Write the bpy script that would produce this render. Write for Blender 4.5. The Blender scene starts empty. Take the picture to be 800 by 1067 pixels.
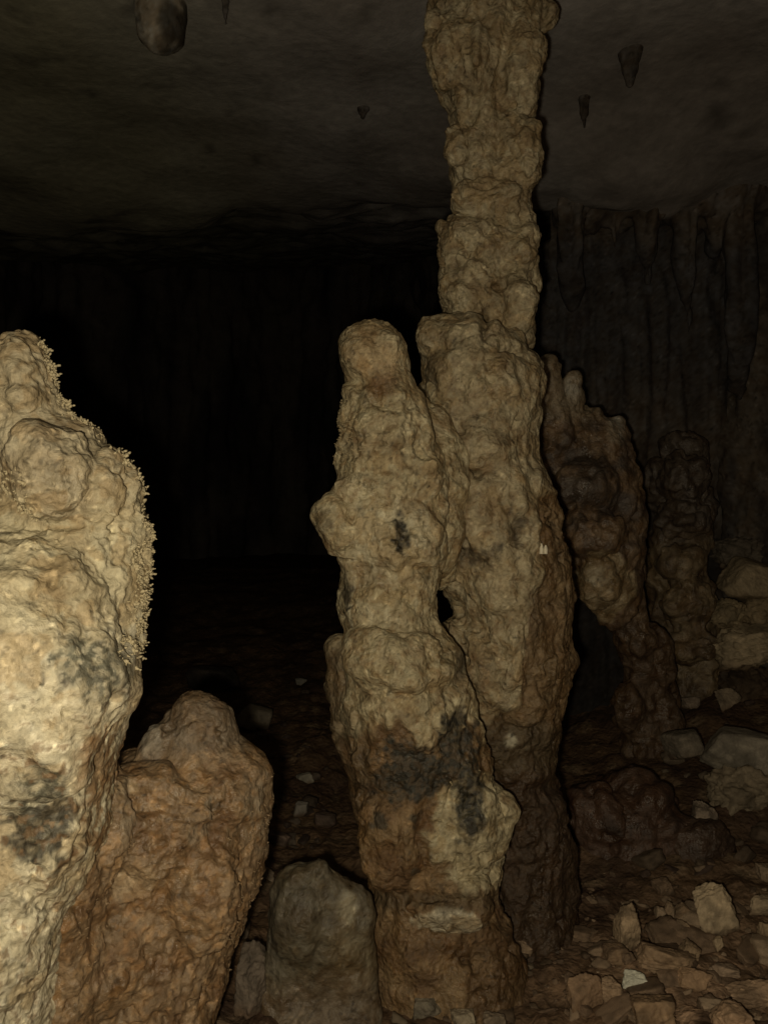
import bpy, math, random
import numpy as np

# ------------------------------------------------------------------ scene, camera, light, exposure
S = bpy.context.scene
COL = S.collection
CAM_H = 1.40
F = 800.0                     # focal length in photograph pixels (800 x 1067 frame)

cam_d = bpy.data.cameras.new('camera')
cam_d.sensor_fit = 'VERTICAL'
cam_d.sensor_height = 24.0
cam_d.lens = 24.0 * F / 1067.0
cam_d.clip_start = 0.05
cam_d.clip_end = 200
cam = bpy.data.objects.new('camera', cam_d)
cam.location = (0, 0, CAM_H)
cam.rotation_euler = (math.radians(90), 0, 0)
COL.objects.link(cam)
S.camera = cam

world = bpy.data.worlds.new('World')
S.world = world
world.use_nodes = True
bg = world.node_tree.nodes['Background']
bg.inputs['Color'].default_value = (1.0, 0.85, 0.65, 1)
bg.inputs['Strength'].default_value = 0.0012      # under ground: no sky, only a breath of stray light

torch_d = bpy.data.lights.new('torch', 'POINT')   # the hand torch the visitor holds beside the camera
torch_d.energy = 90.0
torch_d.color = (1.0, 0.85, 0.60)
torch_d.shadow_soft_size = 0.022
torch = bpy.data.objects.new('torch', torch_d)
torch.location = (-0.06, -0.02, 1.345)
COL.objects.link(torch)

S.view_settings.view_transform = 'Standard'
S.view_settings.look = 'None'
S.view_settings.exposure = 0.0
S.view_settings.gamma = 1.0
S.view_settings.use_curve_mapping = False
S.cycles.max_bounces = 5
S.cycles.diffuse_bounces = 3
S.cycles.use_denoising = True

RNG = np.random.default_rng(11)
random.seed(5)

# ------------------------------------------------------------------ numpy noise
_perm = np.random.default_rng(3).permutation(256).astype(np.int64)
_perm = np.concatenate([_perm, _perm, _perm])
_grad = np.random.default_rng(4).normal(size=(256, 3))
_grad /= np.linalg.norm(_grad, axis=1)[:, None]
_jit = np.random.default_rng(5).random((256, 3))


def _h(ix, iy, iz, seed):
    return _perm[(_perm[(_perm[(ix + seed * 17) & 255] + iy) & 255] + iz + seed * 31) & 255]


def perlin(p, seed=0):
    i = np.floor(p).astype(np.int64)
    f = p - i
    u = f * f * f * (f * (f * 6 - 15) + 10)
    res = 0
    for dx in (0, 1):
        wx = u[:, 0] if dx else 1 - u[:, 0]
        for dy in (0, 1):
            wy = u[:, 1] if dy else 1 - u[:, 1]
            for dz in (0, 1):
                wz = u[:, 2] if dz else 1 - u[:, 2]
                g = _grad[_h(i[:, 0] + dx, i[:, 1] + dy, i[:, 2] + dz, seed)]
                d = (f[:, 0] - dx) * g[:, 0] + (f[:, 1] - dy) * g[:, 1] + (f[:, 2] - dz) * g[:, 2]
                res = res + wx * wy * wz * d
    return res * 1.6


def fbm(p, oct=4, seed=0, gain=0.5):
    a, r, n = 1.0, 0.0, 0.0
    for k in range(oct):
        r = r + a * perlin(p * (2.03 ** k), seed + k)
        n += a
        a *= gain
    return r / n


def worley(p, seed=0):
    c = np.floor(p).astype(np.int64)
    f1 = np.full(len(p), 9.0)
    f2 = np.full(len(p), 9.0)
    for dx in (-1, 0, 1):
        for dy in (-1, 0, 1):
            for dz in (-1, 0, 1):
                q = c + (dx, dy, dz)
                h = _h(q[:, 0], q[:, 1], q[:, 2], seed)
                d = np.sqrt((((q + _jit[h]) - p) ** 2).sum(1))
                f2 = np.minimum(f2, np.maximum(f1, d))
                f1 = np.minimum(f1, d)
    return f1, f2


def sm(a, b, x):
    t = np.clip((x - a) / (b - a), 0, 1)
    return t * t * (3 - 2 * t)


def lerp(a, b, t):
    return a + (np.asarray(b) - a) * t[:, None]


# ------------------------------------------------------------------ pixel <-> place
def P(px, py, d):
    return np.array([(px - 400) / F * d, d, CAM_H - (py - 533.5) / F * d])


def pix(v):
    return 400 + v[:, 0] / v[:, 1] * F, 533.5 - (v[:, 2] - CAM_H) / v[:, 1] * F


def floor_h(x, y):
    x = np.asarray(x, float); y = np.asarray(y, float)
    p = np.stack([x, y, np.zeros_like(x)], 1)
    h = 0.10 * fbm(p * 0.9, 3, 40) + 0.045 * fbm(p * 3.1, 3, 44)
    h = h + 0.30 * sm(0.9, 2.2, x) * sm(3.2, 5.0, y)
    h = h + 0.10 * sm(0.6, 1.6, x) * sm(2.4, 3.4, y)
    h = h + 0.55 * sm(5, 12, y)
    return h


def on_floor(px, py):
    dx, dz = (px - 400) / F, -(py - 533.5) / F
    t = np.linspace(0.8, 14, 2600)
    z = CAM_H + dz * t
    hit = np.nonzero(z <= floor_h(dx * t, t))[0]
    t = t[hit[0]] if len(hit) else 14.0
    return t


# ------------------------------------------------------------------ materials
def stone_mat(name, rough=0.62, bump=0.35, fine=90.0, spec=0.35, mottle=0.35, wet=0.0, coat=0.0):
    m = bpy.data.materials.new(name)
    m.use_nodes = True
    nt = m.node_tree
    N, L = nt.nodes, nt.links
    b = N['Principled BSDF']
    at = N.new('ShaderNodeAttribute'); at.attribute_name = 'pigment'
    tc = N.new('ShaderNodeTexCoord')

    def noise(scale, detail=5, rgh=0.6, dist=0.0):
        n = N.new('ShaderNodeTexNoise')
        n.inputs['Scale'].default_value = scale
        n.inputs['Detail'].default_value = detail
        n.inputs['Roughness'].default_value = rgh
        n.inputs['Distortion'].default_value = dist
        L.new(tc.outputs['Object'], n.inputs['Vector'])
        return n

    def mr(src, a, b2, c, d):
        r = N.new('ShaderNodeMapRange')
        r.inputs['From Min'].default_value = a; r.inputs['From Max'].default_value = b2
        r.inputs['To Min'].default_value = c; r.inputs['To Max'].default_value = d
        L.new(src, r.inputs['Value'])
        return r.outputs['Result']

    n1 = noise(fine * 0.35, 6, 0.65, 0.6)
    n2 = noise(fine * 1.6, 4, 0.6)
    v = N.new('ShaderNodeTexVoronoi'); v.inputs['Scale'].default_value = fine * 0.9
    L.new(tc.outputs['Object'], v.inputs['Vector'])
    k1 = mr(n1.outputs['Fac'], 0.3, 0.7, 1 - mottle, 1 + mottle)
    k2 = mr(n2.outputs['Fac'], 0.3, 0.7, 1 - mottle * 0.6, 1 + mottle * 0.6)
    mul = N.new('ShaderNodeMath'); mul.operation = 'MULTIPLY'
    L.new(k1, mul.inputs[0]); L.new(k2, mul.inputs[1])
    vm = N.new('ShaderNodeVectorMath'); vm.operation = 'SCALE'
    L.new(at.outputs['Color'], vm.inputs[0]); L.new(mul.outputs[0], vm.inputs['Scale'])
    L.new(vm.outputs['Vector'], b.inputs['Base Color'])
    nr = noise(fine * 0.12, 4, 0.6, 0.5)
    L.new(mr(nr.outputs['Fac'], 0.35, 0.65, rough + 0.12, rough - 0.1 - wet), b.inputs['Roughness'])
    b.inputs['Specular IOR Level'].default_value = spec
    if coat:
        b.inputs['Coat Weight'].default_value = coat
        b.inputs['Coat Roughness'].default_value = 0.25
    add = N.new('ShaderNodeMath'); add.operation = 'ADD'
    L.new(n1.outputs['Fac'], add.inputs[0])
    L.new(mr(v.outputs['Distance'], 0, 0.6, 0.0, 0.35), add.inputs[1])
    add2 = N.new('ShaderNodeMath'); add2.operation = 'ADD'
    L.new(add.outputs[0], add2.inputs[0])
    L.new(mr(n2.outputs['Fac'], 0.3, 0.7, 0.0, 0.22), add2.inputs[1])
    bu = N.new('ShaderNodeBump')
    bu.inputs['Strength'].default_value = bump
    bu.inputs['Distance'].default_value = 0.9 / fine
    L.new(add2.outputs[0], bu.inputs['Height'])
    L.new(bu.outputs['Normal'], b.inputs['Normal'])
    return m


M_PALE = stone_mat('pale_calcite', 0.62, 0.6, 75, 0.35, 0.28, 0.15)
M_CREAM = stone_mat('cream_flowstone', 0.58, 0.75, 66, 0.4, 0.30, 0.22)
M_CLAY = stone_mat('clay_coated_stone', 0.56, 0.6, 85, 0.5, 0.28, 0.28)
M_SMOOTH = stone_mat('smooth_wet_flowstone', 0.56, 0.5, 60, 0.4, 0.26, 0.14)
M_ROCK = stone_mat('rubble_stone', 0.7, 0.4, 55, 0.3, 0.28)
M_FLOOR = stone_mat('cave_mud', 0.72, 0.7, 40, 0.3, 0.40, 0.12)
M_ROOF = stone_mat('cave_rock', 0.85, 0.16, 14, 0.2, 0.2)
M_CORAL = stone_mat('coral_calcite', 0.6, 0.2, 120, 0.35, 0.12)


# ------------------------------------------------------------------ mesh building
class Soup:
    def __init__(s):
        s.v, s.f, s.n = [], [], 0

    def add(s, v, f):
        s.v.append(np.asarray(v, float))
        s.f += [tuple(int(i) + s.n for i in q) for q in f]
        s.n += len(v)

    def loft(s, rows, segs=56, step=5.0, wob=0.0, seed=0):
        """rows: (py, left px, right px, depth, depth ratio) from top to bottom; a closed round body"""
        r = np.array(rows, float)
        k = max(4, int((r[-1, 0] - r[0, 0]) / step))
        t = np.linspace(r[0, 0], r[-1, 0], k)
        c = [np.interp(t, r[:, 0], r[:, j]) for j in range(5)]
        th = np.linspace(0, 2 * np.pi, segs, endpoint=False)
        V = []
        for py, xl, xr, d, q in zip(*c):
            o = P((xl + xr) / 2, py, d)
            hw = max((xr - xl) / 2 / F * d, 0.004)
            V.append(np.stack([o[0] + hw * np.cos(th), o[1] + hw * q * np.sin(th), np.full(segs, o[2])], 1))
        V = np.concatenate(V)
        Fc = []
        for i in range(k - 1):
            for j in range(segs):
                a, b = i * segs + j, i * segs + (j + 1) % segs
                Fc.append((a, a + segs, b + segs, b))
        top, bot = len(V), len(V) + 1
        V = np.concatenate([V, [V[:segs].mean(0)], [V[-segs:].mean(0)]])
        for j in range(segs):
            Fc.append((top, j, (j + 1) % segs))
            Fc.append((bot, (k - 1) * segs + (j + 1) % segs, (k - 1) * segs + j))
        s.add(V, Fc)

    def blob(s, px, py, d, rx, ry, rd=None, tilt=0.0):
        """an ellipsoid; rx, ry in photograph pixels at depth d, rd in metres, tilt in the picture plane"""
        o = P(px, py, d)
        a, c = rx / F * d, ry / F * d
        b = rd if rd else a
        U, W = 28, 18
        V, Fc = [[0, 0, 1]], []
        for i in range(1, W):
            ph = math.pi * i / W
            for j in range(U):
                t = 2 * math.pi * j / U
                V.append([math.sin(ph) * math.cos(t), math.sin(ph) * math.sin(t), math.cos(ph)])
        V.append([0, 0, -1])
        for j in range(U):
            Fc.append((0, 1 + j, 1 + (j + 1) % U))
            for i in range(W - 2):
                a0 = 1 + i * U + j; b0 = 1 + i * U + (j + 1) % U
                Fc.append((a0, a0 + U, b0 + U, b0))
            Fc.append((len(V) - 1, 1 + (W - 2) * U + (j + 1) % U, 1 + (W - 2) * U + j))
        V = np.array(V)
        sd = int(px * 7 + py * 13) % 251
        V = V * (1 + .30 * fbm(V * 1.1 + sd * .37, 3, sd % 40) + .12 * fbm(V * 3.1 + sd, 2, sd % 37))[:, None] * (a, b, c)
        t = math.radians(tilt)
        V = np.stack([V[:, 0] * math.cos(t) - V[:, 2] * math.sin(t), V[:, 1], V[:, 0] * math.sin(t) + V[:, 2] * math.cos(t)], 1)
        s.add(V + o, Fc)

    def remesh(s, voxel, smooth=3):
        me = bpy.data.meshes.new('tmp')
        me.from_pydata(np.concatenate(s.v).tolist(), [], s.f)
        ob = bpy.data.objects.new('tmp', me)
        COL.objects.link(ob)
        md = ob.modifiers.new('r', 'REMESH')
        md.mode = 'VOXEL'; md.voxel_size = voxel; md.adaptivity = 0
        dg = bpy.context.evaluated_depsgraph_get()
        dg.update()
        out = bpy.data.meshes.new_from_object(ob.evaluated_get(dg))
        n = len(out.vertices)
        v = np.empty(n * 3); out.vertices.foreach_get('co', v); v = v.reshape(-1, 3)
        nl = len(out.loops)
        li = np.empty(nl, np.int32); out.loops.foreach_get('vertex_index', li)
        q = li.reshape(-1, 4).astype(np.int64)
        bpy.data.objects.remove(ob); bpy.data.meshes.remove(me); bpy.data.meshes.remove(out)
        return relax(v, q, smooth), q


def relax(v, q, it=2, lam=0.6):
    e = np.concatenate([q[:, [0, 1]], q[:, [1, 2]], q[:, [2, 3]], q[:, [3, 0]]])
    i = np.concatenate([e[:, 0], e[:, 1]]); j = np.concatenate([e[:, 1], e[:, 0]])
    cnt = np.bincount(i, minlength=len(v)).astype(float); cnt[cnt == 0] = 1
    for _ in range(it):
        a = np.stack([np.bincount(i, v[j, k], minlength=len(v)) for k in range(3)], 1) / cnt[:, None]
        v = v + lam * (a - v)
    return v


def vnorm(v, q):
    n = np.cross(v[q[:, 2]] - v[q[:, 0]], v[q[:, 3]] - v[q[:, 1]])
    o = np.zeros_like(v)
    for k in range(q.shape[1]):
        for a in range(3):
            o[:, a] += np.bincount(q[:, k], n[:, a], minlength=len(v))
    return o / np.maximum(np.linalg.norm(o, axis=1), 1e-12)[:, None]


def mesh_of(name, v, f, mat, col=None, normals=None):
    f = np.asarray(f)
    me = bpy.data.meshes.new(name)
    w = f.shape[1]
    me.vertices.add(len(v)); me.vertices.foreach_set('co', np.asarray(v, np.float32).ravel())
    me.loops.add(f.size); me.loops.foreach_set('vertex_index', f.astype(np.int32).ravel())
    me.polygons.add(len(f))
    me.polygons.foreach_set('loop_start', np.arange(0, f.size, w, dtype=np.int32))
    me.update(calc_edges=True)
    me.polygons.foreach_set('use_smooth', np.ones(len(f), bool))
    if col is not None:
        at = me.attributes.new('pigment', 'FLOAT_COLOR', 'POINT')
        c = np.ones((len(v), 4), np.float32); c[:, :3] = np.clip(col, 0.005, 0.9)
        at.data.foreach_set('color', c.ravel())
    me.materials.append(mat)
    if normals is not None:
        me.normals_split_custom_set_from_vertices(normals.tolist())
    return me


def link(name, me, parent=None, loc=None):
    o = bpy.data.objects.new(name, me)
    COL.objects.link(o)
    if parent is not None:
        o.parent = parent
    if loc is not None:
        o.location = loc
    return o


def tag(o, label=None, cat=None, group=None, kind=None):
    if label: o['label'] = label
    if cat: o['category'] = cat
    if group: o['group'] = group
    if kind: o['kind'] = kind
    return o


def thing(name, base, label, cat, group=None):
    e = bpy.data.objects.new(name, None)
    COL.objects.link(e)
    e.empty_display_size = 0.2
    e.location = base
    return tag(e, label, cat, group)


def split_parts(root, v, q, col, mat_of, which, names):
    """cut one continuous sculpted surface into its parts, keeping the shared shading normals"""
    base = np.array(root.location)
    nrm = vnorm(v, q)
    fc = which(v[q].mean(1))
    res = []
    for k, nm in enumerate(names):
        qq = q[fc == k]
        if not len(qq):
            continue
        ids, inv = np.unique(qq, return_inverse=True)
        me = mesh_of(nm, v[ids] - base, inv.reshape(-1, 4), mat_of[k], col[ids], nrm[ids])
        res.append(link(nm, me, root))
    return res


def dents(v, n, items):
    """push the surface along its normal at given picture places: (px, py, rx, ry, metres); front side only"""
    px, py = pix(v)
    d = np.zeros(len(v))
    front = sm(0.15, -0.25, n[:, 1])
    w = 5 * perlin(v * 22, 91); w2 = 5 * perlin(v * 22, 92)
    for cx, cy, rx, ry, a in items:
        g = ((px + w - cx) / rx) ** 2 + ((py + w2 - cy) / ry) ** 2
        d += a * np.exp(-g * 1.6) * front
    return d


def spot(px, py, nz, cx, cy, rx, ry, edge=0.25, rag=0.8):
    """a ragged stain centred on a picture place: 0..1"""
    g = 1 - np.sqrt(((px - cx) / rx) ** 2 + ((py - cy) / ry) ** 2) + rag * nz
    return sm(-edge, edge, g)


def billow(v, f, octs, seed, gain=.55, aniso=(1, 1, 1)):
    """rounded lumps meeting in sharp creases, -0.5..0.5"""
    a, r, t = 1.0, 0.0, 0.0
    for k in range(octs):
        r = r + a * (np.abs(perlin(v * np.array(aniso) * f * 2.1 ** k, seed + k)) * 2.2 - .55)
        t += a
        a *= gain
    return r / t


def rough_stone(v, n, lump=0.02, fold=0.012, fine=0.004, big=0.02, crack=0.006, seed=0, lf=13.0, ledge=0.0):
    w = v + 0.045 * np.stack([fbm(v * 7, 2, seed + 61), fbm(v * 7, 2, seed + 64), fbm(v * 7, 2, seed + 67)], 1)
    w = w + 0.012 * np.stack([fbm(v * 26, 2, seed + 71), fbm(v * 26, 2, seed + 74), fbm(v * 26, 2, seed + 77)], 1)
    m = sm(-.25, .25, perlin(v * 5, seed + 31))            # where the surface is lumpy, where it is draped
    q_ = .12 + 1.0 * sm(-.22, .30, fbm(v * 3.4, 3, seed + 41))       # crusty here, worn smooth there
    d = big * fbm(v * (4.5, 4.5, 3.2), 3, seed)
    d += lump * 1.0 * billow(w, lf * .55, 2, seed + 3) * (.45 + .75 * m)
    d += lump * .55 * fbm(w * lf * 1.7, 3, seed + 5, .55) * q_
    f1, f2 = worley(w * (lf, lf, lf * 0.8), seed + 7)
    d += lump * .25 * (0.55 - f1) * (1.1 - .6 * m)
    g1, g2 = worley(w * lf * 2.9, seed + 8)
    d += lump * 0.20 * (0.5 - g1) * m * q_
    d += fold * 1.1 * (np.abs(perlin(w * (20, 20, 3.6), seed + 9)) - 0.25) * (1.25 - m)
    d += fold * .25 * (np.abs(perlin(w * (46, 46, 5), seed + 10)) - .25) * (1.3 - m) * q_
    if ledge:
        t = 2.6 * fbm(w * (6, 6, 3.6), 3, seed + 51) + 1.3 * v[:, 2]
        t = t - np.floor(t)
        d += ledge * (np.minimum(t / .78, (1 - t) / .22) - .5) * (.2 + .7 * m)
        t = 3.2 * fbm(w * (15, 15, 8), 2, seed + 55)
        t = t - np.floor(t)
        d += ledge * .20 * (np.minimum(t / .75, (1 - t) / .25) - .5) * q_
    d -= crack * sm(.10, .0, np.abs(perlin(w * (13, 13, 9), seed + 15))) * sm(.15, .4, perlin(v * 8, seed + 33))
    d -= crack * 2.2 * sm(.30, .55, fbm(w * 17, 3, seed + 35)) * (.3 + q_)          # pits
    return d - d.mean() + .002


def settle(v, q, d, n, fine, seed):
    """apply the relief, round its creases off as dripping water does, then add the crystal grain"""
    v = relax(v + n * d[:, None], q, 3, .5)
    n = vnorm(v, q)
    g = .3 + .9 * sm(-.22, .30, fbm(v * 3.4, 3, seed + 41))
    return v + n * (fine * (.9 * fbm(v * 62, 3, seed + 11, .75) + .5 * sm(.2, .5, perlin(v * 85, seed + 14))) * g)[:, None]


def mottle(c, v, seed, a=.4):
    """patchy staining of the stone itself, with glints painted in as pale flecks"""
    w = v + .02 * np.stack([perlin(v * 18, seed), perlin(v * 18, seed + 1), perlin(v * 18, seed + 2)], 1)
    m = .55 * fbm(w * 8, 3, seed + 3) + .75 * fbm(w * 24, 3, seed + 4, .6) + .6 * fbm(w * (66, 66, 40), 3, seed + 5, .65)
    m = np.clip(1 + a * 1.7 * m, .35, 1.6)
    k = np.power(m[:, None], np.array([.82, 1.0, 1.25]))
    b = sm(.04, .16, fbm(w * 10, 3, seed + 8) + .4 * fbm(w * 38, 2, seed + 9))
    k = k * (1 - b[:, None] * np.array([.13, .20, .28]))
    wf = sm(.40, .5, fbm(w * 60, 2, seed + 10) + .3 * fbm(w * 6, 2, seed + 11))
    k = k * (1 + .55 * wf)[:, None]  # pale crystal flecks, their glints put into the colour
    sp = sm(.36, .5, fbm(w * 52, 2, seed + 6) + .25 * fbm(w * 9, 2, seed + 7))
    return c * k * (1 - .45 * sp - .30 * sm(.30, .42, fbm(w * 88, 2, seed + 12) + .35 * fbm(w * 7, 2, seed + 13)))[:, None]


def corals(v, n, q, prob, count, lo, hi, seed=0, spread=0.42):
    """little knobs of cave coral standing on the surface: returns one vertex / face soup"""
    r = np.random.default_rng(seed)
    idx = r.choice(len(v), count, replace=True, p=prob / prob.sum())
    t = (1 + 5 ** 0.5) / 2
    iv = np.array([(-1, t, 0), (1, t, 0), (-1, -t, 0), (1, -t, 0), (0, -1, t), (0, 1, t), (0, -1, -t), (0, 1, -t), (t, 0, -1), (t, 0, 1), (-t, 0, -1), (-t, 0, 1)]) / math.sqrt(1 + t * t)
    it = np.array([(0, 11, 5), (0, 5, 1), (0, 1, 7), (0, 7, 10), (0, 10, 11), (1, 5, 9), (5, 11, 4), (11, 10, 2), (10, 7, 6), (7, 1, 8), (3, 9, 4), (3, 4, 2), (3, 2, 6), (3, 6, 8), (3, 8, 9), (4, 9, 5), (2, 4, 11), (6, 2, 10), (8, 6, 7), (9, 8, 1)])
    V, Fs, k = [], [], 0
    for i in idx:
        sz = lo + (hi - lo) * r.random() ** 2.2
        dr = n[i] + spread * r.normal(size=3) + (0, 0, 0.12)
        dr /= np.linalg.norm(dr)
        p = v[i] - n[i] * sz * 0.3
        for s in range(r.integers(2, 4)):
            sc = sz * (1 - 0.26 * s) * (0.75 + 0.5 * r.random(3))
            o = iv * (1 + 0.22 * r.normal(size=(12, 1)))
            al = o @ dr
            o = o * sc.mean() * 0.60 + np.outer(al, dr) * sz * 0.22
            V.append(o + p); Fs.append(it + k); k += 12
            dr = dr + 0.45 * r.normal(size=3); dr /= np.linalg.norm(dr)
            p = p + dr * sz * 0.8
    return np.concatenate(V), np.concatenate(Fs)


CREAM = np.array([.43, .385, .26])
OCHRE = np.array([.395, .34, .22])
BUFF = np.array([.305, .25, .155])
CLAY = np.array([.215, .128, .058])
DKCLAY = np.array([.12, .07, .035])
SOOT = np.array([.07, .064, .048])
WHITE = np.array([.52, .48, .36])
GREY = np.array([.24, .225, .175])


def full(v, c):
    return np.tile(c, (len(v), 1)).astype(float)


# ------------------------------------------------------------------ the cave: floor, ceiling, wall
def grid_mesh(name, xs, ys, zf, mat, colf, up=True):
    X, Y = np.meshgrid(xs, ys)
    x, y = X.ravel(), Y.ravel()
    v = np.stack([x, y, zf(x, y)], 1)
    nx = len(xs)
    i = np.arange((len(ys) - 1) * nx).reshape(-1, nx)[:, :-1].ravel()
    q = np.stack([i, i + 1, i + nx + 1, i + nx], 1)
    if not up:
        q = q[:, ::-1]
    o = link(name, mesh_of(name, v, q, mat, colf(v)))
    return tag(o, kind='structure')


def floor_z(x, y):
    p = np.stack([x, y, np.zeros_like(x)], 1)
    f1, _ = worley(p * 7, 51)
    g1, _ = worley(p * 19, 52)
    near = sm(11, 5, y)
    return floor_h(x, y) + near * (0.05 * (0.5 - f1) + 0.022 * (0.5 - g1)) + 0.010 * fbm(p * 34, 3, 53)


def floor_col(v):
    n = fbm(v * (2.2, 2.2, 2), 4, 55)
    n2 = fbm(v * 9, 3, 56)
    c = lerp(full(v, [.13, .082, .048]), [.075, .046, .03], sm(-0.1, 0.3, n))
    c = lerp(c, [.22, .16, .10], sm(0.12, 0.4, n2) * 0.7)
    c = lerp(c, [.42, .28, .18], sm(2.9, 2.0, v[:, 1]) * sm(0.35, 0.9, v[:, 0]) * sm(-0.3, 0.2, n2))
    return c


ys = np.concatenate([np.linspace(-4, 1.2, 40, endpoint=False), np.geomspace(1.2, 17, 420)])
xs = np.sinh(np.linspace(-3.6, 3.6, 520)) / np.sinh(3.6) * 8.0
grid_mesh('cave_floor', xs, ys, floor_z, M_FLOOR, floor_col)


def roof_z(x, y):
    p = np.stack([x, y, np.zeros_like(x)], 1)
    z = 3.52 + 0.11 * fbm(p * 0.8, 2, 72) + 0.008 * fbm(p * 3.5, 3, 73)
    z = z - .30 * np.exp(-((x - 1.6) / .9) ** 2 - ((y - 4.6) / .6) ** 2) * (1 + .4 * fbm(p * 2.2, 3, 77))
    far = np.maximum(y - 5.0 + .5 * fbm(p * 1.3, 3, 70) - .4 * sm(-1.0, -2.6, x), 0)
    return z + .27 * far * sm(0, 1.2, far) + .03 * sm(.2, .8, far) * fbm(p * 5, 3, 78)


def roof_col(v):
    n = fbm(v * 0.9, 4, 75)
    c = lerp(full(v, [.265, .255, .25]), [.195, .18, .17], sm(-0.25, 0.3, n))
    c = lerp(c, [.22, .22, .135], sm(-0.2, -1.6, v[:, 0]) * 0.6)
    n2 = fbm(v * 4.5, 3, 76)
    return lerp(c, [.05, .045, .04], sm(0.3, 0.5, n2) * 0.6)


grid_mesh('cave_ceiling', np.linspace(-8, 8, 320), np.linspace(-4, 17, 420), roof_z, M_ROOF, roof_col, up=False)

path = np.array([(-5, -3.6), (-6, 2), (-6.4, 7), (-5.4, 12.5), (-2, 15.5), (0.6, 14), (1.1, 9.5), (1.55, 7.6), (2.3, 6.9), (3.3, 6.6), (4.7, 5.4), (5.4, 3), (5.2, -3.6), (0, -3.9), (-5, -3.6)], float)
seg = np.concatenate([[0], np.cumsum(np.linalg.norm(np.diff(path, axis=0), axis=1))])
s_ = np.linspace(0, seg[-1], 900)
wx = np.interp(s_, seg, path[:, 0]); wy = np.interp(s_, seg, path[:, 1])
ker = np.ones(15) / 15
wx = np.convolve(np.pad(wx, 7, 'wrap'), ker, 'valid'); wy = np.convolve(np.pad(wy, 7, 'wrap'), ker, 'valid')
tz = np.linspace(-0.6, 7.0, 190)
tx, ty = np.gradient(wx), np.gradient(wy)
ln = np.hypot(tx, ty); nx_, ny_ = ty / ln, -tx / ln
Sg, Zg = np.meshgrid(np.arange(900), tz)
si, zz = Sg.ravel(), Zg.ravel()
v = np.stack([wx[si], wy[si], zz], 1)
cc = v.copy()
fold = 0.16 * np.abs(perlin(cc * (3.4, 3.4, 0.35), 80)) + 0.06 * np.abs(perlin(cc * (9, 9, 0.9), 81)) + 0.25 * fbm(cc * (0.8, 0.8, 0.7), 3, 82)
fold += 0.07 * fbm(cc * 4, 4, 83) + 0.12 * fbm(cc * (2, 2, 1.4), 3, 85)
v[:, 0] -= nx_[si] * -fold; v[:, 1] -= ny_[si] * -fold
i = np.arange(189 * 900).reshape(-1, 900)[:, :-1].ravel()
q = np.stack([i, i + 1, i + 901, i + 900], 1)
n = fbm(v * (1.3, 1.3, 0.5), 4, 84)
wc = lerp(full(v, [.15, .13, .115]), [.06, .056, .058], sm(-0.2, 0.3, n))
tag(link('cave_wall', mesh_of('cave_wall', v, q, M_ROOF, wc)), kind='structure')

# ------------------------------------------------------------------ the pale stalagmite at the left edge
A = Soup()
A.loft([(343, 16, 31, 1.52, .9), (349, 4, 41, 1.52, .9), (362, -4, 48, 1.52, .9), (385, -10, 53, 1.52, .9), (410, -12, 60, 1.52, .9),
        (430, -12, 71, 1.52, .9), (442, -12, 92, 1.52, .85), (456, -12, 108, 1.52, .85), (472, -12, 126, 1.52, .8), (495, -6, 145, 1.52, .75), (530, -2, 150, 1.52, .72),
        (560, -30, 152, 1.51, .75), (600, -70, 148, 1.50, .8), (650, -105, 146, 1.49, .85), (680, -120, 143, 1.48, .9), (710, -130, 140, 1.48, .9),
        (740, -140, 130, 1.48, .9), (770, -145, 122, 1.48, .9), (810, -150, 112, 1.48, .9), (880, -155, 104, 1.48, .9), (930, -158, 80, 1.48, .95),
        (980, -160, 64, 1.48, .95), (1060, -165, 56, 1.48, .95), (1180, -170, 60, 1.48, .95), (1330, -178, 70, 1.48, .95)], 72)
A.blob(18, 400, 1.47, 28, 46, .06)
A.blob(52, 492, 1.40, 44, 52, .085, 8)
A.blob(106, 515, 1.47, 34, 44, .07)
A.blob(8, 690, 1.36, 118, 138, .14, 12)
A.blob(98, 705, 1.42, 44, 60, .09)
A.blob(20, 640, 1.36, 70, 80, .10)
A.blob(50, 840, 1.40, 48, 70, .08)
A.blob(-20, 960, 1.38, 66, 110, .12)
A.blob(-90, 560, 1.5, 60, 80, .12)
v, q = A.remesh(0.0037, 14)
n = vnorm(v, q)
px, py = pix(v)
smoothdome = np.exp(-(((px - 55) / 42) ** 2 + ((py - 492) / 50) ** 2) ** 2)
k = 1 - 0.75 * smoothdome
d = k * rough_stone(v, n, .013, .006, .0034, .018, .007, 100, 15, .009)
popc = sm(640, 720, py + 40 * fbm(v * 8, 3, 133))
h1, _ = worley(v * 75, 120)
d += popc * (0.004 * (0.5 - h1) + 0.003 * fbm(v * 48, 3, 121))
d += dents(v, n, [(62, 500, 5, 55, .006), (78, 455, 60, 4, -.006), (40, 548, 80, 5, -.010), (70, 585, 26, 20, -.005), (70, 620, 30, 6, -.008),
                  (35, 600, 40, 4, -.005), (92, 660, 6, 26, -.008), (8, 430, 12, 14, -.016), (4, 395, 10, 12, -.012), (45, 475, 36, 34, -.004),
                  (128, 660, 8, 20, -.014), (30, 690, 10, 22, .006)])
ruff = sm(0.25, 0.8, n[:, 0]) * sm(350, 380, py) * sm(700, 660, py)
d += ruff * (0.006 * perlin(v * (30, 30, 60), 131) + 0.006 * perlin(v * 110, 132))
v = settle(v, q, d, n, .0032, 100)
n = vnorm(v, q)
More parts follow.
